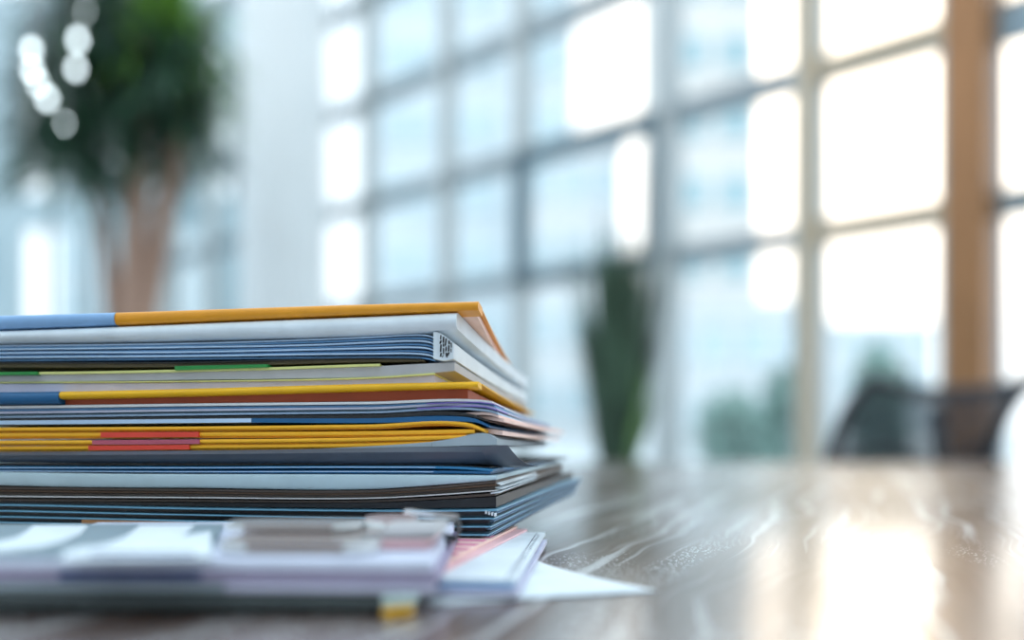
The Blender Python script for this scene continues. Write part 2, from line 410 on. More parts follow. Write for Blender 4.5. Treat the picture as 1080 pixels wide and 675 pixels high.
# small glowing globes standing in for blurred bright spots at the upper left
lm = mat('globe_glow', (.9, .95, 1), .3, emit=(.82, .96, 1.0, 5))
LY = 7.0
spots = [(33, 52, .035), (34, 74, .035), (40, 88, .03), (50, 104, .035), (82, 42, .035), (80, 72, .033), (68, 130, .018), (90, 13, .014), (229, 56, .012)]
desc = ['highest bright round light of the left drooping row', 'second bright round light down the left drooping row', 'third bright round light of the left row, just above the lowest',
        'lowest bright round light of the left drooping row', 'upper light of the bright pair against the dark crown', 'lower light of the bright pair against the dark crown',
        'dimmer round light hanging below all the others', 'faint round light at the very top of the frame', 'faint round light right of the green crown beside the column']
for i, ((px, py, r), d) in enumerate(zip(spots, desc)):
    yy = 3.5+.19*i if px < 200 else 7.6
    p = Vector(((px-540)/F*yy, yy, CZ+(HY-py)/F*yy)); r *= .62*yy/5.1
    t = thing('pendant_light', d, 'light', p, 0, 'small round lights by the tree')
    bm = bmesh.new(); bmesh.ops.create_uvsphere(bm, u_segments=20, v_segments=12, radius=r); link('globe', bm, lm, t)
    bm = bmesh.new(); tube(bm, [(0, 0, r*.9), (0, 0, r*1.5)], r*.4, 10); tube(bm, [(0, 0, r*1.4), (0, 0, 5.1-p.z)], .0025, 6); link('cord', bm, mat('cord_grey', (.3, .3, .3), .5), t)

# ================================================================== table
tb = thing('conference_table', 'large glossy grained wooden table carrying the documents', 'table', (0, .75, 0))
bm = bmesh.new(); box(bm, -1.7, 1.7, -1.35, 1.2, TZ-.032, TZ, bev=.006); link('tabletop', bm, table_mat(), tb)
lgm = mat('table_leg_metal', (.25, .26, .27), .35, .8)
for sx in (-1.5, 1.5):
    for sy in (-1.15, 1.0):
        bm = bmesh.new(); box(bm, sx-.035, sx+.035, sy-.035, sy+.035, 0, TZ-.032, bev=.005); link('leg', bm, lgm, tb)
bm = bmesh.new(); box(bm, -1.46, 1.46, .98, 1.02, TZ-.11, TZ-.032); box(bm, -1.46, 1.46, -1.17, -1.13, TZ-.11, TZ-.032); link('apron', bm, lgm, tb)

# ================================================================== mesh office chair
CY = 2.45
def cp(px, py, dy=0): return Vector(((px-540)/F*(CY+dy), CY+dy, CZ+(HY-py)/F*(CY+dy)))
chx = cp(985, 0).x
ch = thing('office_chair', 'black mesh-backed office chair on the far side of the table', 'chair', (chx, CY+.25, 0)); cb = Vector(ch.location)
blk = mat('chair_plastic', (.022, .022, .027), .4, var=.1)
def mesh_fabric():
    m = bpy.data.materials.new('chair_mesh'); m.use_nodes = True; n = m.node_tree; n.nodes.clear()
    o = n.nodes.new('ShaderNodeOutputMaterial'); mx = n.nodes.new('ShaderNodeMixShader'); t = n.nodes.new('ShaderNodeBsdfTransparent')
    d = n.nodes.new('ShaderNodeBsdfDiffuse'); d.inputs[0].default_value = (.05, .055, .065, 1)
    tc = n.nodes.new('ShaderNodeTexCoord'); wv = n.nodes.new('ShaderNodeTexNoise'); wv.inputs['Scale'].default_value = 300
    mr = n.nodes.new('ShaderNodeMapRange'); mr.inputs['To Min'].default_value = .6; mr.inputs['To Max'].default_value = .95
    n.links.new(tc.outputs['Object'], wv.inputs[0]); n.links.new(wv.outputs['Fac'], mr.inputs[0]); n.links.new(mr.outputs[0], mx.inputs[0])
    n.links.new(t.outputs[0], mx.inputs[1]); n.links.new(d.outputs[0], mx.inputs[2]); n.links.new(mx.outputs[0], o.inputs[0]); return m
L_ = [cp(862, 560, .03), cp(866, 512, .02), cp(876, 480), cp(893, 437), cp(912, 410), cp(924, 402)]
T_ = [cp(924, 402), cp(950, 409, .03), cp(990, 414, .06), cp(1030, 413, .04), cp(1065, 408, .0), cp(1086, 400, -.05)]
R_ = [cp(1086, 400, -.05), cp(1066, 425, -.05), cp(1050, 458, -.04), cp(1040, 495, -.02), cp(1036, 560, .0)]
Lp = [p-cb for p in spline(L_, 6)]; Tp = [p-cb for p in spline(T_, 6)]; Rp = [p-cb for p in spline(R_, 6)]
bm = bmesh.new(); tube(bm, Lp+Tp[1:]+Rp[1:], .017, 10); tube(bm, [Lp[0]]+[Lp[0].lerp(Rp[-1], t)+Vector((0, .04*math.sin(math.pi*t), 0)) for t in (.2, .4, .6, .8)]+[Rp[-1]], .014, 10)
link('back_frame', bm, blk, ch)
bm = bmesh.new(); nv = 14
lft = [Lp[round(i*(len(Lp)-1)/nv)] for i in range(nv+1)]; rgt = [Rp[::-1][round(i*(len(Rp)-1)/nv)] for i in range(nv+1)]
grid = []
for i in range(nv+1):
    row = []
    for j in range(13):
        t = j/12; p = lft[i].lerp(rgt[i], t)
        if i == nv: p = Tp[round(t*(len(Tp)-1))].copy()
        else:
            sag = Tp[round(t*(len(Tp)-1))].z-(Tp[0].z*(1-t)+Tp[-1].z*t); p.z += sag*i/nv
            p.y += .05*math.sin(math.pi*t)*1
        row.append(bm.verts.new(p))
    grid.append(row)
for i in range(nv):
    for j in range(12): bm.faces.new((grid[i][j], grid[i][j+1], grid[i+1][j+1], grid[i+1][j]))
link('mesh_backrest', bm, mesh_fabric(), ch)
bm = bmesh.new(); tube(bm, spline([(.02, -.12, .46), (.02, -.24, .55), (.02, -.25, .72), (.03, -.2, .86)], 6), .02, 10); tube(bm, spline([Vector((.02, -.235, .70)), Vector((-.1, -.23, .76)), Lp[10]], 6), .011, 8); tube(bm, spline([Vector((.02, -.235, .70)), Vector((.10, -.25, .76)), Rp[14]], 6), .011, 8)
link('back_support', bm, blk, ch)
bm = bmesh.new(); box(bm, -.24, .24, -.22, .25, .43, .49, bev=.025); link('seat', bm, mat('seat_fabric', (.03, .03, .035), .8, bump=.5, nscale=200), ch)
for sx in (-1, 1):
    bm = bmesh.new(); tube(bm, spline([(sx*.22, .05, .45), (sx*.28, .05, .48), (sx*.29, .05, .62)], 5), .014, 8); box(bm, sx*.29-.04, sx*.29+.04, -.10, .16, .62, .65, bev=.01); link('armrest', bm, blk, ch)
bm = bmesh.new(); tube(bm, [(0, 0, .09), (0, 0, .43)], .025, 14); link('gas_lift', bm, lgm, ch)
for k in range(5):
    a = k*2*math.pi/5+.3; bm = bmesh.new(); tube(bm, [(0, 0, .11), (.29*math.cos(a), .29*math.sin(a), .07)], [.028, .016], 8); lg = link('leg', bm, blk, ch)
    bm = bmesh.new(); c = Vector((.29*math.cos(a), .29*math.sin(a), .03)); d = Vector((-math.sin(a), math.cos(a), 0))*.02; tube(bm, [c-d, c+d], .03, 16); link('caster', bm, blk, lg)

# ================================================================== documents
class Frame:
    def __init__(s, px, Y, deg, za=0, zb=1, depth=.21):
        s.n = Vector((math.sin(math.radians(deg)), math.cos(math.radians(deg)))); s.e = Vector((s.n.y, -s.n.x))
        s.c = Vector(((px-540)/F*Y, Y)); s.za, s.zb, s.depth = za, zb, depth
    def pt(s, px, py, oy=0):
        r = Vector(((px-540)/F, 1)); Y = (s.c.dot(s.n))/(r.dot(s.n)); p = r*Y
        z = CZ-TZ-(py-HY)/F*Y
        return Vector((p.x, p.y, z))
    def place(s, q, dy, dx=0):
        v = max(dy, 0)/s.depth; h = v*(1.25-.25*v) if v < 1 else 1
        z = q.z*(1-h)+(s.za+s.zb*q.z)*h
        p = Vector((q.x, q.y))+s.n*dy+s.e*(dx*v)
        return Vector((p.x, p.y, TZ+z))
MAIN = Frame(505, .57, 8, .0165, .665)
def slab(fr, bm, x0, x1, top, t, oy=0, D=.20, dx=0, rnd=0, n=None, nv=7, slant=0, cut=None):
    n = n or max(4, int((x1-x0)/12)); loops = []; k = 8 if rnd else 1
    for i in range(n+1):
        u = i/n; px = x0+(x1-x0)*u
        if x1-x0 > 200: px = x0+(x1-x0)*(1-(1-u)**1.5)
        yt = interp(top, px); tt = interp(t, px)
        a = fr.pt(px, yt); b = fr.pt(px, yt+tt); lp = []
        for j in range(nv, -1, -1): lp.append(fr.place(a, oy+D*j/nv, dx))
        if rnd:
            for j in range(1, k):
                ph = math.pi*j/k; q = a.lerp(b, (1-math.cos(ph))/2); lp.append(fr.place(q, oy, dx)+Vector((-fr.n.x, -fr.n.y, 0))*rnd*math.sin(ph))
        for j in range(nv+1): lp.append(fr.place(b, oy+D*j/nv, dx))
        loops.append([bm.verts.new(p) for p in lp])
    m = len(loops[0])
    for A, B in zip(loops, loops[1:]):
        for j in range(m): bm.faces.new((A[j], A[(j+1) % m], B[(j+1) % m], B[j]))
    for lp in (loops[0], loops[-1]):
        T = lp[:nv+1][::-1]; B = lp[m-nv-1:]; mid = lp[nv+1:m-nv-1]
        for j in range(nv): bm.faces.new((T[j], T[j+1], B[j+1], B[j]))
        if mid: bm.faces.new([T[0]]+mid+[B[0]])
def part(parent, name, m, fr, *layers):
    bm = bmesh.new()
    for l in layers: slab(fr, bm, **l)
    return link(name, bm, m, parent)
def L(x0, x1, top, t, **k): return dict(x0=x0, x1=x1, top=top, t=t, **k)

P = lambda n_, c, r=.55, **k: mat(n_, hexc(*c), r, **k)
orange = P('folder_orange', (238, 158, 28), .4); amber = P('folder_amber', (246, 186, 12), .4); yell = P('folder_yellow', (250, 182, 30), .45)
ltblue = P('sleeve_light_blue', (140, 182, 226), .35); navy = P('sleeve_navy', (18, 92, 140), .35)
white = P('paper_white', (226, 236, 242), .6); offw = P('paper_offwhite', (222, 222, 222), .6); lilac = P('paper_lilac', (206, 206, 226), .6)
bluep = P('paper_blue', (96, 146, 190), .5); bluew = P('paper_blue_white', (188, 214, 240), .5); purple = P('paper_purple', (130, 110, 190), .5)
greyp = P('paper_grey', (188, 188, 190), .6); yg = P('paper_yellow_green', (220, 222, 140), .5); green = P('tab_green', (38, 140, 62), .4)
red = P('tab_red', (232, 70, 50), .4); mauve = P('tab_mauve', (190, 90, 110), .4); redshade = P('folder_inner_red', (160, 66, 24), .5)
brown = P('paper_brown', (96, 72, 52), .5); olive = P('folder_olive', (92, 80, 50), .5); black = P('folder_black', (22, 22, 26), .3, spec=.6)
dgrey = P('folder_dark_grey', (82, 90, 102), .38); midgrey = P('sheet_grey', (160, 174, 182), .5); tealb = P('folder_teal_blue', (44, 124, 172), .35)
tealk = P('folder_teal_edge', (112, 168, 196), .3); paleb = P('board_pale_blue', (184, 206, 214), .45); pink = P('paper_pink', (242, 196, 200), .6)
pinkd = P('print_pink', (226, 140, 168), .6); dkbrown = P('papers_dark_brown', (78, 66, 58), .5); ink = P('ink_black', (20, 20, 28), .5); dteal = P('folder_deep_teal', (26, 60, 74), .4)
peach = P('paper_peach', (250, 216, 204), .6)
XL = -46
base_pt = MAIN.place(MAIN.pt(240, 560), .1)
def doc(name, label, cat='document', group=None, at=base_pt, z=None):
    t = thing(name, label, cat, (0, 0, 0), 0, group); return t

# --- A top orange folder with light blue sleeve
A = [(XL, 334.5), (0, 333.2), (123, 329.8), (250, 325.5), (390, 321), (505, 318)]
At = [(XL, 14.5), (0, 14), (123, 12.8), (380, 10.5), (505, 9.5)]
t = doc('document_folder', 'orange folder with a light blue sleeve at its left, topmost on the stack', 'folder')
part(t, 'spine', orange, MAIN, L(123, 505, A, At, D=.012, rnd=.0025, oy=.0))
sl_ = part(t, 'spine_sleeve', ltblue, MAIN, L(XL, 122.6, A, At, D=.012, rnd=.0027, oy=-.0003)); sl_['label'] = 'light blue sleeve'
part(t, 'cover', orange, MAIN, L(XL, 505, A, 1.6, D=.205, oy=.012, dx=-.006))
pg = part(t, 'pages', peach, MAIN, L(XL, 500, [(x, y+2.2) for x, y in A], 7.0, D=.145, oy=.013, dx=-.006)); pg['label'] = 'pale sheets inside the folder'
# --- B thick white magazine
B = [(XL, 349.5), (0, 348.3), (123, 343.8), (250, 338.5), (390, 333), (482, 328.8)]
Bt = [(XL, 13), (0, 13), (200, 17), (390, 19.5), (450, 19), (482, 18)]
t = doc('thick_magazine', 'thick white soft-covered magazine directly under the top orange folder', 'magazine')
part(t, 'cover', white, MAIN, L(XL, 482, B, Bt, D=.20, rnd=.0055, dx=.016, oy=.002))
part(t, 'pages', lilac, MAIN, L(XL, 476, [(x, interp(B, x)+interp(Bt, x)*.0+1.2) for x in (XL, 0, 200, 390, 476)], [(XL, 10), (390, 15), (476, 14)], D=.212, dx=.0165, oy=.004))
# --- C fanned blue-white brochures and the block
t = doc('brochure_bundle', 'bundle of fanned blue and white brochures, third item from the top', 'brochures')
ws, bs = [], []
for i in range(8):
    l = [(XL, 363.6+2.1*i), (0, 363.2+2.1*i), (200, 360+2.35*i), (330, 356.5+2.7*i), (400, 353+3.1*i), (432, 351.3+3.35*i), (452, 352.5+3.45*i), (459-.3*i, 356+3.2*i)]
    l = [(x, y+(random.uniform(-.5, .5) if x < 400 else 0)) for x, y in l]
    (ws if i % 2 == 0 else bs).append(L(XL, 459-.3*i, l, 1.5 if i % 2 == 0 else 1.7, D=.2, oy=random.uniform(.001, .005), dx=.016))
part(t, 'white_leaves', bluew, MAIN, *ws); part(t, 'blue_leaves', bluep, MAIN, *bs)
blk_top = [(456, 350.2), (462, 350.5), (470, 355), (478, 361.5)]
part(t, 'spine_block', white, MAIN, L(457, 478.5, blk_top, [(456, 28), (464, 28.5), (470, 25), (478, 17)], D=.2, oy=.0, dx=.018, n=10))
bm = bmesh.new(); rnd = random.Random(3)
for c in range(5):
    x = 464.4+c*2.75
    yt = interp(blk_top, x)+2
    y = yt
    while y < 376:
        h = rnd.uniform(3.5, 8)
        if rnd.random() < .93:
            w_ = rnd.uniform(1.0, 1.9); sk = rnd.uniform(-1.6, .6)
            vs = [MAIN.place(MAIN.pt(a, b), -.0003) for a, b in ((x, y), (x+w_, y+.2), (x+w_+sk, min(y+h, 377)), (x+sk, min(y+h, 377)))]
            bm.faces.new([bm.verts.new(v) for v in vs])
        y += h+rnd.uniform(.4, 1.1)
link('spine_print', bm, ink, t)['label'] = 'black print on the white end of the bundle'
# --- D thin olive folder
Dt = [(XL, 382.2), (0, 382.5), (200, 382.2), (390, 377.8), (446, 378.6)]
t = doc('document_folder', 'thin dark brown and olive folder pressed under the blue and white brochures', 'folder')
part(t, 'cover', olive, MAIN, L(XL, 446, Dt, [(XL, 4), (200, 3.6), (390, 3), (446, 1.6)], oy=.003, dx=.01))
part(t, 'flap', black, MAIN, L(XL, 443, [(x, y-.9) for x, y in Dt], 1.0, oy=.001, dx=.01))  # black strip drawn for the dark gap above the olive cover
# --- E grey book with pale yellow cover and green tabs
E = [(XL, 391.5), (0, 391.2), (100, 390), (200, 388), (280, 386), (390, 382.3), (440, 381.3), (478, 379.6)]
t = doc('report_booklet', 'grey-paged booklet with pale yellow cover and green tabs above the lime-covered one', 'booklet')
part(t, 'cover', yg, MAIN, L(XL, 400, [(x, y+1.2) for x, y in E], 2.4, oy=.001, dx=.012, D=.19))
part(t, 'pages', greyp, MAIN, L(XL, 478, [(x, y+(3.2 if x < 391 else 1.5)) for x, y in E], [(XL, 7), (200, 8.5), (390, 11), (440, 11), (478, 9)], oy=.003, dx=.018))
part(t, 'index_tab', green, MAIN, L(XL, 40, [(XL, 392.8), (40, 392.0)], 3.2, oy=-.001, D=.01)); part(t, 'index_tab', green, MAIN, L(185, 283, [(185, 386.2), (283, 384.2)], [(185, 4.2), (283, 3.2)], oy=-.001, D=.01))
# --- F
Ft = [(XL, 402.8), (0, 402.4), (200, 401), (390, 397), (455, 392.6)]
t = doc('report_booklet', 'grey-lilac booklet with a lime cover lying on the yellow and navy folder', 'booklet')
part(t, 'cover', yg, MAIN, L(XL, 457, [(x, y) for x, y in Ft], [(XL, 1), (200, 1.1), (400, 1.7), (457, 2.0)], oy=.002, dx=.02))
part(t, 'pages', lilac, MAIN, L(XL, 456, [(x, y+1.4) for x, y in Ft], [(XL, 9.5), (200, 8), (390, 6.5), (456, 8.5)], oy=.004, dx=.02))
# --- G yellow folder with navy sleeve
G = [(XL, 414), (0, 413.7), (65, 413), (200, 410), (390, 404.8), (505, 402.4)]
Gt = [(XL, 13.5), (65, 13.2), (200, 13), (390, 12), (505, 8.5)]
t = doc('document_folder', 'yellow folder with a navy sleeve at its left, midway up the stack', 'folder')
part(t, 'spine', amber, MAIN, L(65, 505, G, [(65, 8), (390, 7.5), (505, 6.5)], D=.010, rnd=.0028))
part(t, 'spine_sleeve', navy, MAIN, L(XL, 64.6, G, Gt, D=.010, rnd=.003, oy=-.0003))['label'] = 'navy sleeve'
part(t, 'cover', amber, MAIN, L(XL, 505, G, 1.4, oy=.010, dx=.01, D=.19))
part(t, 'inner_flap', redshade, MAIN, L(65, 492, [(65, 420.6), (200, 417.7), (390, 411.8), (492, 409.6)], [(65, 5.8), (200, 6.8), (390, 10.5), (492, 11)], D=.19, oy=.0035, dx=.012))['label'] = 'red-brown inner flap'  # red-brown colour carries the shade on the yellow folder's lower half
# --- H lilac sheets
t = doc('paper_bundle', 'bundle of white and lilac sheets with purple edges under the yellow and navy folder', 'papers')
hs = [([(XL, 428.6), (0, 428.3), (200, 425.6), (390, 423.6), (514, 422.2), (519, 423.2)], 2.6, offw), ([(XL, 431.6), (0, 431.3), (200, 429), (390, 427), (515, 425.4), (521, 427)], 2.0, bluep),
      ([(XL, 434.2), (0, 434), (200, 431.4), (390, 429.3), (516, 427.8), (523, 430)], 2.2, lilac), ([(XL, 437), (0, 436.6), (200, 434), (390, 431.9), (516, 430.4), (524, 433)], 1.3, dteal), ([(XL, 438.6), (0, 438.3), (200, 435.6), (390, 433.4), (516, 432), (524, 434.6)], 2.2, bluew)]
for i, (l, th, m_) in enumerate(hs): part(t, 'sheet', m_, MAIN, L(XL, l[-1][0], l, th, oy=.001*((i*2) % 3), dx=.012))
part(t, 'purple_edge', purple, MAIN, L(440, 525, [(440, 430.2), (516, 429.2), (525, 432)], 1.2, oy=-.0006, dx=.012, D=.03), L(450, 521, [(450, 425.2), (514, 424.2), (521, 425.6)], .9, oy=-.0006, dx=.012, D=.03))['label'] = 'purple sheet edges'
part(t, 'sheet', peach, MAIN, L(490, 524, [(490, 434.6), (516, 434.6), (524, 437)], 3.0, oy=.004, dx=.017, D=.21))
part(t, 'sheet', peach, MAIN, L(498, 528, [(498, 437.6), (512, 438.2), (528, 440.6)], [(498, .8), (514, 3.6), (528, 3.6)], oy=.008, dx=.018, D=.205, n=10))
# --- I folder pale / navy
t = doc('document_folder', 'flat black folder with a half pale, half navy edge above the yellow folders', 'folder')
part(t, 'cover', black, MAIN, L(XL, 514, [(XL, 441.4), (0, 441.2), (265, 438.4), (390, 437), (495, 436), (514, 443)], [(XL, 2), (265, 2.6), (390, 4), (500, 3), (514, 1.6)], oy=.002, dx=.014))
part(t, 'pale_edge', bluew, MAIN, L(XL, 265, [(XL, 443.8), (0, 443.6), (265, 441.2)], 4.2, oy=.0, dx=.014))
part(t, 'navy_edge', navy, MAIN, L(265.4, 516, [(265, 441.2), (390, 441.2), (490, 439.6), (503, 442), (516, 449)], [(265, 4.4), (390, 4.8), (490, 5), (516, 2)], oy=.0, dx=.014))
# --- J four yellow folders
Js = [('topmost of the four thin yellow folders, without a red tab', [(XL, 451.2), (0, 451), (200, 449.8), (390, 447.6), (495, 446.2), (511, 452.5)], 4.4, 511, None, None),
      ('second of the four thin yellow folders, with a bright red tab', [(XL, 456.7), (0, 456.4), (200, 455.6), (390, 454.4), (500, 452.5)], 5.6, 500, (107, 210), red),
      ('third of the four thin yellow folders, with a mauve tab', [(XL, 465), (0, 464.8), (200, 463.6), (390, 461.3), (491, 458.8)], 4.8, 491, (98, 211), mauve),
      ('lowest of the four thin yellow folders, with a red tab, on the dark grey folder', [(XL, 471), (0, 470.8), (200, 469.2), (390, 467), (470, 464.3)], 5.0, 470, (94, 200), red)]
for i, (lab, l, th, x1, tabx, tm_) in enumerate(Js):
    t = doc('document_folder', lab, 'folder', 'thin yellow folders with red tabs')
    part(t, 'cover', yell, MAIN, L(XL, x1, l, th*.86, oy=.0005+.001*(i % 2), dx=.012+.003*i, rnd=.0008))
    part(t, 'back_cover', yell, MAIN, L(XL, x1-8, [(x, y+th*.9) for x, y in l], th*.25, oy=.003, dx=.015))
    if i == 0: part(t, 'pages', peach, MAIN, L(497, 526, [(497, 448.8), (511, 451), (526, 453.5)], [(497, 1), (511, 5.2), (526, 5.0)], oy=.010, dx=.016, D=.2, n=10))['label'] = 'pale peach pages'
    if tabx: part(t, 'index_tab', tm_, MAIN, L(tabx[0], tabx[1], [(x, interp(l, x)-.1) for x in (tabx[0], 150, tabx[1])], th*.98, oy=-.0009, D=.004))['label'] = 'coloured index tab'
# --- K grey curled sheet
t = doc('loose_sheet', 'grey sheet with a curled-up right corner below the yellow folders', 'paper')
part(t, 'sheet', midgrey, MAIN, L(300, 455, [(300, 475.0), (360, 472.2), (420, 468.8), (455, 466)], [(300, .6), (360, 1.0), (420, 3.0), (455, 5.2)], oy=.0, dx=.02, n=24))
part(t, 'corner', midgrey, MAIN, L(455.6, 524, [(455, 466), (480, 462), (505, 456.8), (515, 457.5), (524, 463)], [(455, 5.2), (480, 8.5), (505, 13), (515, 12.2), (524, 6.5)], oy=-.0005, dx=.008, n=24))
# --- L dark grey folder
t = doc('document_folder', 'wide dark slate-grey folder with a jutting flared right corner', 'folder')
def loft(fr, bm, curves, th=.0006, n=60):
    rows = []
    for cv in curves:
        row = []
        for i in range(n+1):
            u = (i/n); u = 1-(1-u)**1.6; k = u*(len(cv)-1); a = min(int(k), len(cv)-2); f = k-a
            px = interp([(q, c_[0]) for q, c_ in enumerate(cv)], k); py = interp([(q, c_[1]) for q, c_ in enumerate(cv)], k); oy = interp([(q, c_[2]) for q, c_ in enumerate(cv)], k)
            row.append(fr.place(fr.pt(px, py), oy))
        rows.append(row)
    A_ = [[bm.verts.new(p) for p in r] for r in rows]; off = Vector((fr.n.x, fr.n.y, 0))*th
    B_ = [[bm.verts.new(p+off) for p in r] for r in rows]
    for G_ in (A_, B_):
        for r1, r2 in zip(G_, G_[1:]):
            for i in range(n): bm.faces.new((r1[i], r1[i+1], r2[i+1], r2[i]))
    for i in range(n): bm.faces.new((A_[0][i], A_[0][i+1], B_[0][i+1], B_[0][i])); bm.faces.new((A_[-1][i], A_[-1][i+1], B_[-1][i+1], B_[-1][i]))
    for j in range(len(rows)-1):
        for i in (0, n): bm.faces.new((A_[j][i], A_[j+1][i], B_[j+1][i], B_[j][i]))
bm = bmesh.new()
loft(MAIN, bm, [[(XL, 477, -.001), (100, 476, -.001), (250, 474.8, -.001), (375, 472.6, -.001), (480, 471, -.001), (520, 470, -.001), (536, 469.6, -.001)],
                [(XL, 480, -.0035), (100, 479.5, -.0035), (250, 478.5, -.0035), (375, 477, -.0035), (480, 476.5, -.002), (522, 476.5, .001), (539, 475.6, .004)],
                [(XL, 483.5, -.002), (100, 483.5, -.002), (250, 483, -.002), (375, 482.6, -.002), (480, 482.5, .001), (524, 484, .007), (543, 483.6, .014)],
                [(XL, 486.5, .001), (100, 486.7, .001), (250, 486.8, .001), (375, 487, .001), (480, 488, .004), (528, 491.5, .016), (549, 491.5, .030)],
                [(XL, 487.5, .004), (100, 488.5, .004), (250, 489, .004), (375, 489.6, .004), (480, 491.0, .009), (530, 495.5, .030), (557, 496.5, .055)]])
link('flared_cover', bm, dgrey, t)
part(t, 'cover', dgrey, MAIN, L(XL, 535, [(XL, 477.2), (0, 477), (200, 475.6), (375, 472.8), (480, 471.2), (535, 469.8)], 1.0, oy=.0, dx=.008))
part(t, 'back_cover', black, MAIN, L(XL, 512, [(XL, 489), (0, 489), (200, 489), (390, 489), (480, 491), (512, 493)], 2.2, oy=.008, dx=.03))
# --- M blue folders
for lab, l, th, m_ in (('thin bright blue folder right under the slate-grey folder', [(XL, 491.8), (0, 491.9), (200, 492.0), (390, 491.4), (490, 492.6), (519, 495)], 2.8, tealb), ('thin deep blue folder resting on the pale blue-grey board', [(XL, 495.2), (0, 495.4), (200, 496.2), (390, 496), (490, 496.8), (517, 497.6)], [(XL, 1.4), (200, 3), (400, 3.6), (517, 2.6)], navy)):
    t = doc('document_folder', lab, 'folder'); part(t, 'cover', m_, MAIN, L(XL, l[-1][0], l, th, oy=.001, dx=.02, rnd=.0006))
    part(t, 'paper', bluew, MAIN, L(XL, l[-1][0]-60, [(x, y+1.0) for x, y in l], .8, oy=.0002, dx=.02))
# --- N pale board
t = doc('file_folder', 'broad pale blue-grey file with a smooth rounded edge, low in the stack', 'folder')
part(t, 'spine', paleb, MAIN, L(XL, 524, [(XL, 497.5), (0, 497.8), (120, 499.6), (200, 500), (390, 500.4), (480, 501), (524, 501.5)], [(XL, 13), (0, 14), (200, 14.4), (390, 15.5), (450, 11.5), (500, 7), (524, 4.5)], oy=.0, dx=.02, rnd=.001))
# --- O dark brown papers
t = doc('paper_bundle', 'bundle of dark brown sheets bending upward at the right end', 'papers')
for i in range(5):
    l = [(XL, 513+3.2*i), (0, 513.6+3.2*i), (200, 515.8+2.9*i), (390, 517+2.7*i), (450, 513.5+2.9*i), (523-1.2*(i % 3), 506.8+3.4*i)]
    part(t, 'sheet', [dkbrown, brown, dkbrown, offw, dkbrown][i], MAIN, L(XL, l[-1][0], l, [(XL, 2.2), (390, 2.2), (523, 2.6)] if i != 3 else .9, oy=.0015*(i % 3), dx=.022))
part(t, 'corner_sheet', white, MAIN, L(517, 526.5, [(517, 519.8), (526, 518.8)], 1.2, oy=.001, dx=.02, D=.1), L(519, 528, [(519, 514.2), (528, 515.4)], 1.2, oy=.004, dx=.02, D=.1), L(521, 527, [(521, 508.6), (527, 511.4)], 1.0, oy=.003, dx=.02, D=.1))['label'] = 'white sheet corners'
# --- P black layer drawn for the dark gap under the brown sheets
t = doc('document_folder', 'plain matt black folder under the dark brown sheets', 'folder')
part(t, 'cover', black, MAIN, L(XL, 520, [(XL, 529.4), (0, 530), (200, 531.4), (390, 531.5), (450, 529), (520, 525)], [(XL, 1.6), (200, 3.8), (390, 5.8), (520, 11.5)], oy=.006, dx=.03))
# --- Q four black portfolios with blue edges
for i in range(4):
    l = [(XL, 531.4+6.0*i), (0, 532+6.1*i), (200, 536+6.4*i), (390, 538.4+7.4*i), (470, 538.4+8.2*i), (524-3*i, 537.6+8.6*i)]
    lab = ['highest black portfolio with a pale blue edge, under the plain black folder', 'second black portfolio from the top of the blue-edged set', 'third black portfolio of the blue-edged set, with a brown label', 'lowest black portfolio of the blue-edged set, on the pink sheets'][i]
    t = doc('portfolio', lab, 'folder', 'black portfolios with blue edges')
    part(t, 'top_cover', tealk, MAIN, L(XL, 524-3*i, l, 1.5, oy=-.0006*i, dx=.036, rnd=.0004))
    part(t, 'sleeves', black, MAIN, L(XL, 516-3*i, [(x, y+1.8) for x, y in l], [(XL, 3.2), (200, 3.6), (390, 4.6), (524, 5.6)], oy=.003, dx=.036))
    part(t, 'back_cover', dteal, MAIN, L(XL, 522-3*i, [(x, y+(5.1 if x < 100 else 5.6 if x < 300 else 6.4)) for x, y in l], .7, oy=.0, dx=.036))
    part(t, 'sleeve_edges', bluew, MAIN, *[L(300, 520.5-3*i, [(x, y+q_) for x, y in l], .55, oy=.006, dx=.037) for q_ in (3.0, 5.2)])['label'] = 'pale sleeve edges'
    if i == 0: part(t, 'sleeve_corners', white, MAIN, *[L(512+a, 513.6+a, [(510, 538.4+a*.25), (530, 538.6+a*.3)], 3.4, oy=-.001, D=.004, n=2) for a in (0, 3.2, 6.4, 9.4)])
    if i == 2: part(t, 'label_strip', mat('label_brown', hexc(176, 124, 76), .5), MAIN, L(89, 196, [(89, interp(l, 89)+1.6), (196, interp(l, 196)+1.6)], 4.2, oy=-.003, D=.003))['label'] = 'brown label strip'

# ------------------------------------------------------------------ low papers on the table, right side
def flat_poly(fr_pts, z0, z1, bm):
    lo = [bm.verts.new((x, y, TZ+z0)) for x, y in fr_pts]; hi = [bm.verts.new((x, y, TZ+z1)) for x, y in fr_pts]
    bm.faces.new(lo[::-1]); bm.faces.new(hi); k = len(lo)
    for i in range(k): bm.faces.new((lo[i], lo[(i+1) % k], hi[(i+1) % k], hi[i]))
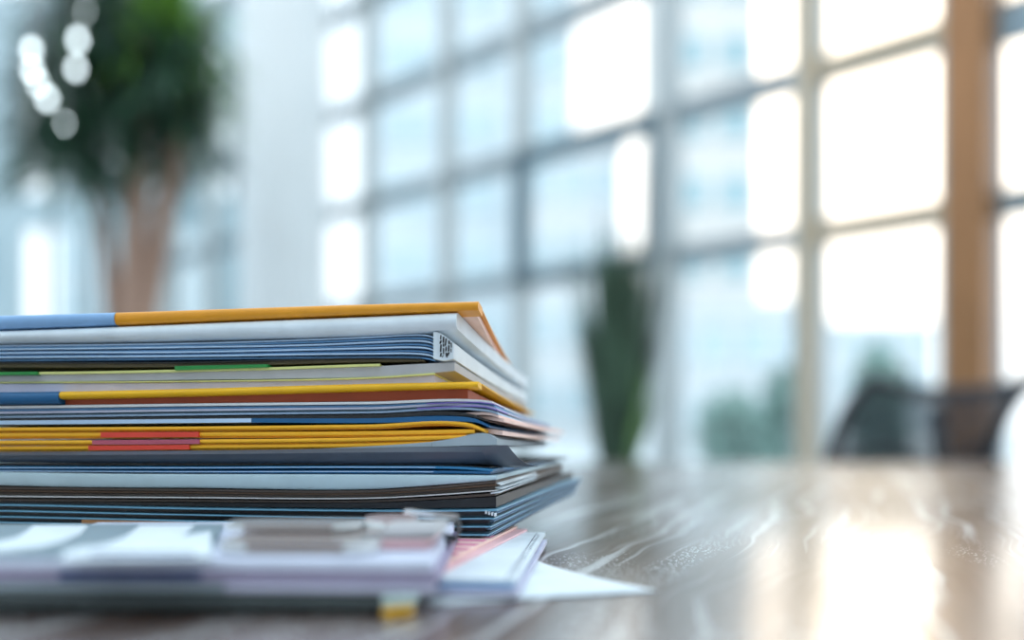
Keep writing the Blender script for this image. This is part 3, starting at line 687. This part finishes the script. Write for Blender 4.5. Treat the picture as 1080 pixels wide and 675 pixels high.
# single sheet corner lying on the table
c = Vector((.0665, .455)); d1 = Vector((-.936, -.351)).normalized(); d2 = Vector((-.53, .85)).normalized()
ang = math.atan2(-.351, -.936)
d1 = Vector((-.945, -.327)).normalized(); d2 = Vector((-.42, .907)).normalized()
bm = bmesh.new(); nn = 14
g = [[bm.verts.new((*(c+d1*.105*i/nn+d2*.148*j/nn+Vector((-.010, 0))*math.sin(math.pi*j/nn)), TZ+.0009+.0016*math.exp(-((i/nn-.45)**2+(j/nn-.5)**2)*9))) for j in range(nn+1)] for i in range(nn+1)]
for i in range(nn):
    for j in range(nn): bm.faces.new((g[i][j], g[i+1][j], g[i+1][j+1], g[i][j+1]))
o = link('loose_sheet', bm, white); md = o.modifiers.new('thick', 'SOLIDIFY'); md.thickness = .0004; md.offset = -1
tag(o, 'single white sheet whose pointed corner lies on the bare table', 'paper')
# brochures standing out at the right, stacked on it
rot = math.radians(-5.7)
def brochure_pts(x1, yf, w_, dep, a=rot):
    e_ = Vector((math.cos(a), math.sin(a))); n_ = Vector((-e_.y, e_.x)); c_ = Vector((x1, yf))
    return [c_-e_*w_, c_, c_+n_*dep, c_-e_*w_+n_*dep], c_, e_, n_
zz = .0026
specs = [('slim white leaflet at the bottom of the small leaflet pile', .003, .4305, .0022, lilac), ('slim leaflet with a blue-grey edge, second from the bottom of the leaflet pile', .0005, .4345, .0016, bluep), ('slim white leaflet with printed right margin, on top of the leaflet pile', .002, .437, .0018, white)]
for i, (lab, x1, yf, th, m_) in enumerate(specs):
    t = thing('leaflet', lab, 'leaflet', (0, 0, 0), 0, 'slim leaflets beside the sheet corner')
    pts, c_, e_, n_ = brochure_pts(x1, yf, .062, .19)
    bm = bmesh.new(); flat_poly(pts, zz, zz+th, bm); link('pages', bm, m_, t, False)
    if i == 2:
        bm = bmesh.new(); rnd = random.Random(11)
        for k in range(46):
            q = c_+n_*(.012+k*.0036)-e_*.0022; ln = rnd.uniform(.0008, .0022)
            ps = [q, q-e_*ln, q-e_*ln+n_*.0009, q+n_*.0009]; bm.faces.new([bm.verts.new((a.x, a.y, TZ+zz+th+.00015)) for a in ps])
        link('margin_print', bm, P('ink_grey', (110, 116, 130), .6), t)
        bm = bmesh.new(); flat_poly([c_-e_*.0052+n_*.002, c_-e_*.0047+n_*.002, c_-e_*.0047+n_*.186, c_-e_*.0052+n_*.186], zz+th, zz+th+.0002, bm); link('margin_line', bm, MC['ink_grey'], t)
    zz += th+.0002
# pink striped sheets beneath the portfolios
for i, (lab, m_, x1, yf, a) in enumerate((('pale pink sheet under the rosy striped sheet', pink, -.033, .447, -13), ('rosy striped sheet just beneath the black portfolios', peach, -.036, .452, -12))):
    t = thing('printed_sheet', lab, 'paper', (0, 0, 0), 0, 'pink sheets under the portfolios')
    pts, c_, e_, n_ = brochure_pts(x1, yf, .05, .19, math.radians(a))
    bm = bmesh.new(); flat_poly(pts, zz, zz+.0012, bm); link('sheet', bm, m_, t, False)
    if i == 1:
        bm = bmesh.new()
        for k in range(9):
            q = c_+n_*(.008+k*.019); flat_poly([q-e_*.048, q-e_*.0015, q-e_*.0015+n_*.010, q-e_*.048+n_*.010], zz+.0012, zz+.0014, bm)
        link('printed_bars', bm, pinkd, t, False)['label'] = 'rose pink printed bars'
    zz += .0014

# ------------------------------------------------------------------ near pile, in front of the stack
NEAR = Frame(435, .40, 0, .0, 1, .2)
BOARD = Frame(435, .40, 0, .0075, .42, .05)
t = doc('clipboard', 'dark green-grey board with a yellow corner at the bottom of the near pile', 'folder')
part(t, 'board', P('board_dark_green', (58, 66, 66), .5), BOARD, L(-60, 428, [(-60, 624), (200, 625.5), (428, 628)], [(-60, 20), (200, 20), (428, 19)], D=.165, rnd=.003))
part(t, 'corner_patch', amber, BOARD, L(404, 436, [(404, 640), (436, 637)], [(404, 10), (436, 9)], D=.02, oy=-.003, rnd=.001))['label'] = 'yellow corner'
part(t, 'lining', P('lining_pale_green', (196, 216, 210), .5), BOARD, L(404, 440, [(404, 628.4), (440, 627.4)], [(404, 11), (440, 9.4)], D=.03, oy=-.003, rnd=.001))
t = doc('paper_bundle', 'pale lilac papers lying on the dark board in the near pile', 'papers')
part(t, 'sheet', lilac, NEAR, L(238, 457, [(238, 616), (457, 618)], [(238, 7.6), (457, 7.6)], D=.15, oy=-.001, rnd=.0008))
part(t, 'sheet', midgrey, NEAR, L(-60, 236, [(-60, 614), (236, 616)], [(-60, 9), (236, 8)], D=.15, oy=.0, rnd=.0008))
t = doc('report_booklet', 'violet-grey booklet with a navy label on its edge, in the near pile', 'booklet')
part(t, 'pages', P('pages_violet_grey', (160, 150, 178), .6), NEAR, L(-60, 462, [(-60, 602.4), (200, 602.8), (462, 604)], [(-60, 11.2), (200, 11.6), (462, 13)], D=.15, oy=.0, rnd=.0008))
part(t, 'edge_label', P('label_navy', (32, 66, 120), .5), NEAR, L(64, 212, [(64, 603.2), (212, 603.2)], 7.6, D=.004, oy=-.0016))['label'] = 'navy edge label'
t = doc('paper_bundle', 'white-lilac sheets at the top of the near pile, under the magazine', 'papers')
part(t, 'sheet', P('paper_cool_white', (216, 222, 240), .6), NEAR, L(-60, 456, [(-60, 590.6), (200, 590), (456, 590.6)], [(-60, 11.4), (456, 13)], D=.15, oy=.0, rnd=.0008))
ZT = CZ-TZ-(590-HY)/F*.40
# magazine with swoosh
def onplane(px, py, z):
    Y = F*(CZ-TZ-z)/(py-HY); return Vector(((px-540)/F*Y, Y, TZ+z))
t = doc('magazine', 'grey magazine with two white curved stripes on its cover, on the near pile', 'magazine')
mz = ZT+.0022
bm = bmesh.new(); pts = [(-.235, .402), (-.122, .402), (-.150, .517), (-.30, .517)]
flat_poly(pts, ZT+.0002, mz, bm); link('cover', bm, P('cover_slate', (140, 162, 172), .4), t, False)
bm = bmesh.new()
for lo, hi in (([(94, 554), (84, 563), (66, 571), (40, 577.5), (0, 582), (-30, 585)], [(36, 554), (28, 560), (18, 566), (4, 570), (-20, 573), (-40, 575)]), ([(206, 554), (196, 563), (180, 571), (150, 578), (110, 583), (70, 586)], [(148, 554), (140, 560), (130, 567), (114, 573), (92, 578), (66, 581)])):
    A_ = [onplane(a, b, mz+.0003) for a, b in lo]; B_ = [onplane(a, b, mz+.0003) for a, b in hi]
    va = [bm.verts.new(p) for p in A_]; vb = [bm.verts.new(p) for p in B_]
    for i in range(len(va)-1): bm.faces.new((va[i], va[i+1], vb[i+1], vb[i]))
A_ = [onplane(a, b, mz+.0005) for a, b in ((60, 590), (80, 578), (120, 573), (170, 569), (205, 563), (222, 560))]; B_ = [onplane(a, b, mz+.0005) for a, b in ((62, 590.5), (100, 590), (140, 589.5), (180, 589), (210, 588.5), (224, 588))]
va = [bm.verts.new(p) for p in A_]; vb = [bm.verts.new(p) for p in B_]
for i in range(len(va)-1): bm.faces.new((va[i], va[i+1], vb[i+1], vb[i]))
link('cover_stripes', bm, white, t, False)['label'] = 'two white curved stripes'
bm = bmesh.new(); rnd = random.Random(2)
flat_poly([onplane(95, 587.2, mz)[:2], onplane(205, 587.2, mz)[:2], onplane(205, 585.2, mz)[:2], onplane(95, 585.2, mz)[:2]], mz, mz+.0008, bm); link('printed_line', bm, P('label_navy2', (40, 60, 120), .5), t, False)
# plastic wallets; pale end tubes carry the white highlights of the curved plastic
def wallet(label, px0, px1, Y0, dep, z0, h, body, rim, deg=0):
    t = thing('plastic_wallet', label, 'wallet', ((px0+px1)/2/F*Y0-540/F*Y0, Y0, TZ+z0), math.radians(deg), 'pale plastic wallets on the near pile')
    W = (px1-px0)/2/F*Y0; r = min(.012, dep*.3)
    out_ = []
    for cx, cy, a0 in ((W-r, r, -90), (W-r, dep-r, 0), (-W+r, dep-r, 90), (-W+r, r, 180)):
        for k in range(7):
            a = math.radians(a0+15*k); out_.append((cx+r*math.cos(a), cy+r*math.sin(a)))
    bm = bmesh.new(); lo = [bm.verts.new((x, y, .0004)) for x, y in out_]; hi = [bm.verts.new((x*.99, .001+y*.985, h-.0004)) for x, y in out_]
    bm.faces.new(lo[::-1]); bm.faces.new(hi)
    for i in range(len(lo)): bm.faces.new((lo[i], lo[(i+1) % len(lo)], hi[(i+1) % len(lo)], hi[i]))
    link('body', bm, body, t, False)
    rr = h*.42
    for sg in (1, -1):
        arc = [(x, y) for x, y in out_ if x*sg > W-r-.0001]
        if sg < 0: arc = arc[::1]
        arc = sorted(arc, key=lambda q_: q_[1]); bm = bmesh.new()
        tube(bm, [(x-sg*rr*.6, r*.6+(y-r*.6)*.97, h/2) for x, y in arc], [rr*(.5+.5*math.sin(math.pi*min(1, .12+.76*k/(len(arc)-1)))) for k in range(len(arc))], 12)
        link('rounded_end', bm, rim, t)['label'] = 'pale rounded end'
    return t
wb = P('wallet_smoke', (150, 138, 134), .25, coat=.5); wr = P('wallet_rim', (222, 226, 226), .2, coat=.6)
wallet('widest pale plastic wallet with a rounded rim, nearest on the pile', 226, 396, .412, .082, ZT+.0004, .0048, wb, wr)
wallet('pale plastic wallet lying on the widest one, behind its front rim', 232, 376, .452, .034, ZT+.0054, .0032, wb, wr, 1)
wallet('small pale plastic wallet at the right, behind the pink papers', 380, 436, .476, .034, ZT+.0004, .0082, P('wallet_smoke_pink', (196, 170, 168), .25, coat=.5), wr)
# clipped bundle with pink sheet
t = doc('paper_bundle', 'short bundle of white and pink papers held by the metal binder clip', 'papers')
CL = Frame(435, .425, 3, 0, 1, .2)
part(t, 'sheet', pink, CL, L(400, 452, [(400, 571.5), (452, 571)], 6.6, D=.045, oy=.0))
part(t, 'sheet', brown, CL, L(400, 455, [(400, 569.2), (455, 568.6)], 1.6, D=.042, oy=.002))  # brown layer drawn for the shadow line above the pink sheet
part(t, 'sheet', greyp, CL, L(400, 460, [(400, 559.8), (460, 559)], 9, D=.040, oy=.003))
t = thing('binder_clip', 'small black and silver binder clip at the right end of the near pile', 'clip', (0, 0, 0))
q = Vector(((474-540)/F*.475, .475, TZ+ZT+.003))
bm = bmesh.new()
prof = [(-.008, -.004), (.0035, -.0055), (.0048, 0), (.0035, .0055), (-.008, .004), (-.008, .003), (.0022, .0042), (.0032, 0), (.0022, -.0042), (-.008, -.003)]
vs0 = [bm.verts.new(q+Vector((a, 0, b))) for a, b in prof]; vs1 = [bm.verts.new(q+Vector((a, .022, b))) for a, b in prof]
for i in range(len(prof)): bm.faces.new((vs0[i], vs0[(i+1) % len(prof)], vs1[(i+1) % len(prof)], vs1[i]))
for V in (vs0, vs1):
    for a, b in ((0, 9), (1, 8), (2, 7), (3, 6)):
        c2, d2_ = a+1, b-1; bm.faces.new((V[a], V[c2], V[d2_], V[b]))
link('spring', bm, black, t, False)
chrome = mat('clip_chrome', (.75, .77, .8), .15, 1)
for sgn in (1, -1):
    bm = bmesh.new(); z_ = sgn*.0055
    tube(bm, spline([q+Vector((.003, .002, z_)), q+Vector((-.010, .003, z_*1.25)), q+Vector((-.020, .006, z_*1.5)), q+Vector((-.023, .011, z_*1.55)), q+Vector((-.020, .016, z_*1.5)), q+Vector((-.010, .019, z_*1.25)), q+Vector((.003, .020, z_))], 5), .0007, 8)
    link('wire_handle', bm, chrome, t)
# set every document thing's origin at the foot of its own parts
bpy.context.view_layer.update()
for o in list(COL.objects):
    if o.type == 'EMPTY' and o.parent is None and o.location.length < 1e-6 and o.children:
        pts = [c.matrix_world @ Vector(b) for c in o.children for b in c.bound_box]
        lo = Vector((min(p[i] for p in pts) for i in range(3))); hi = Vector((max(p[i] for p in pts) for i in range(3)))
        b = Vector(((lo.x+hi.x)/2, (lo.y+hi.y)/2, lo.z)); o.location = b
        for c in o.children: c.location = c.location-b
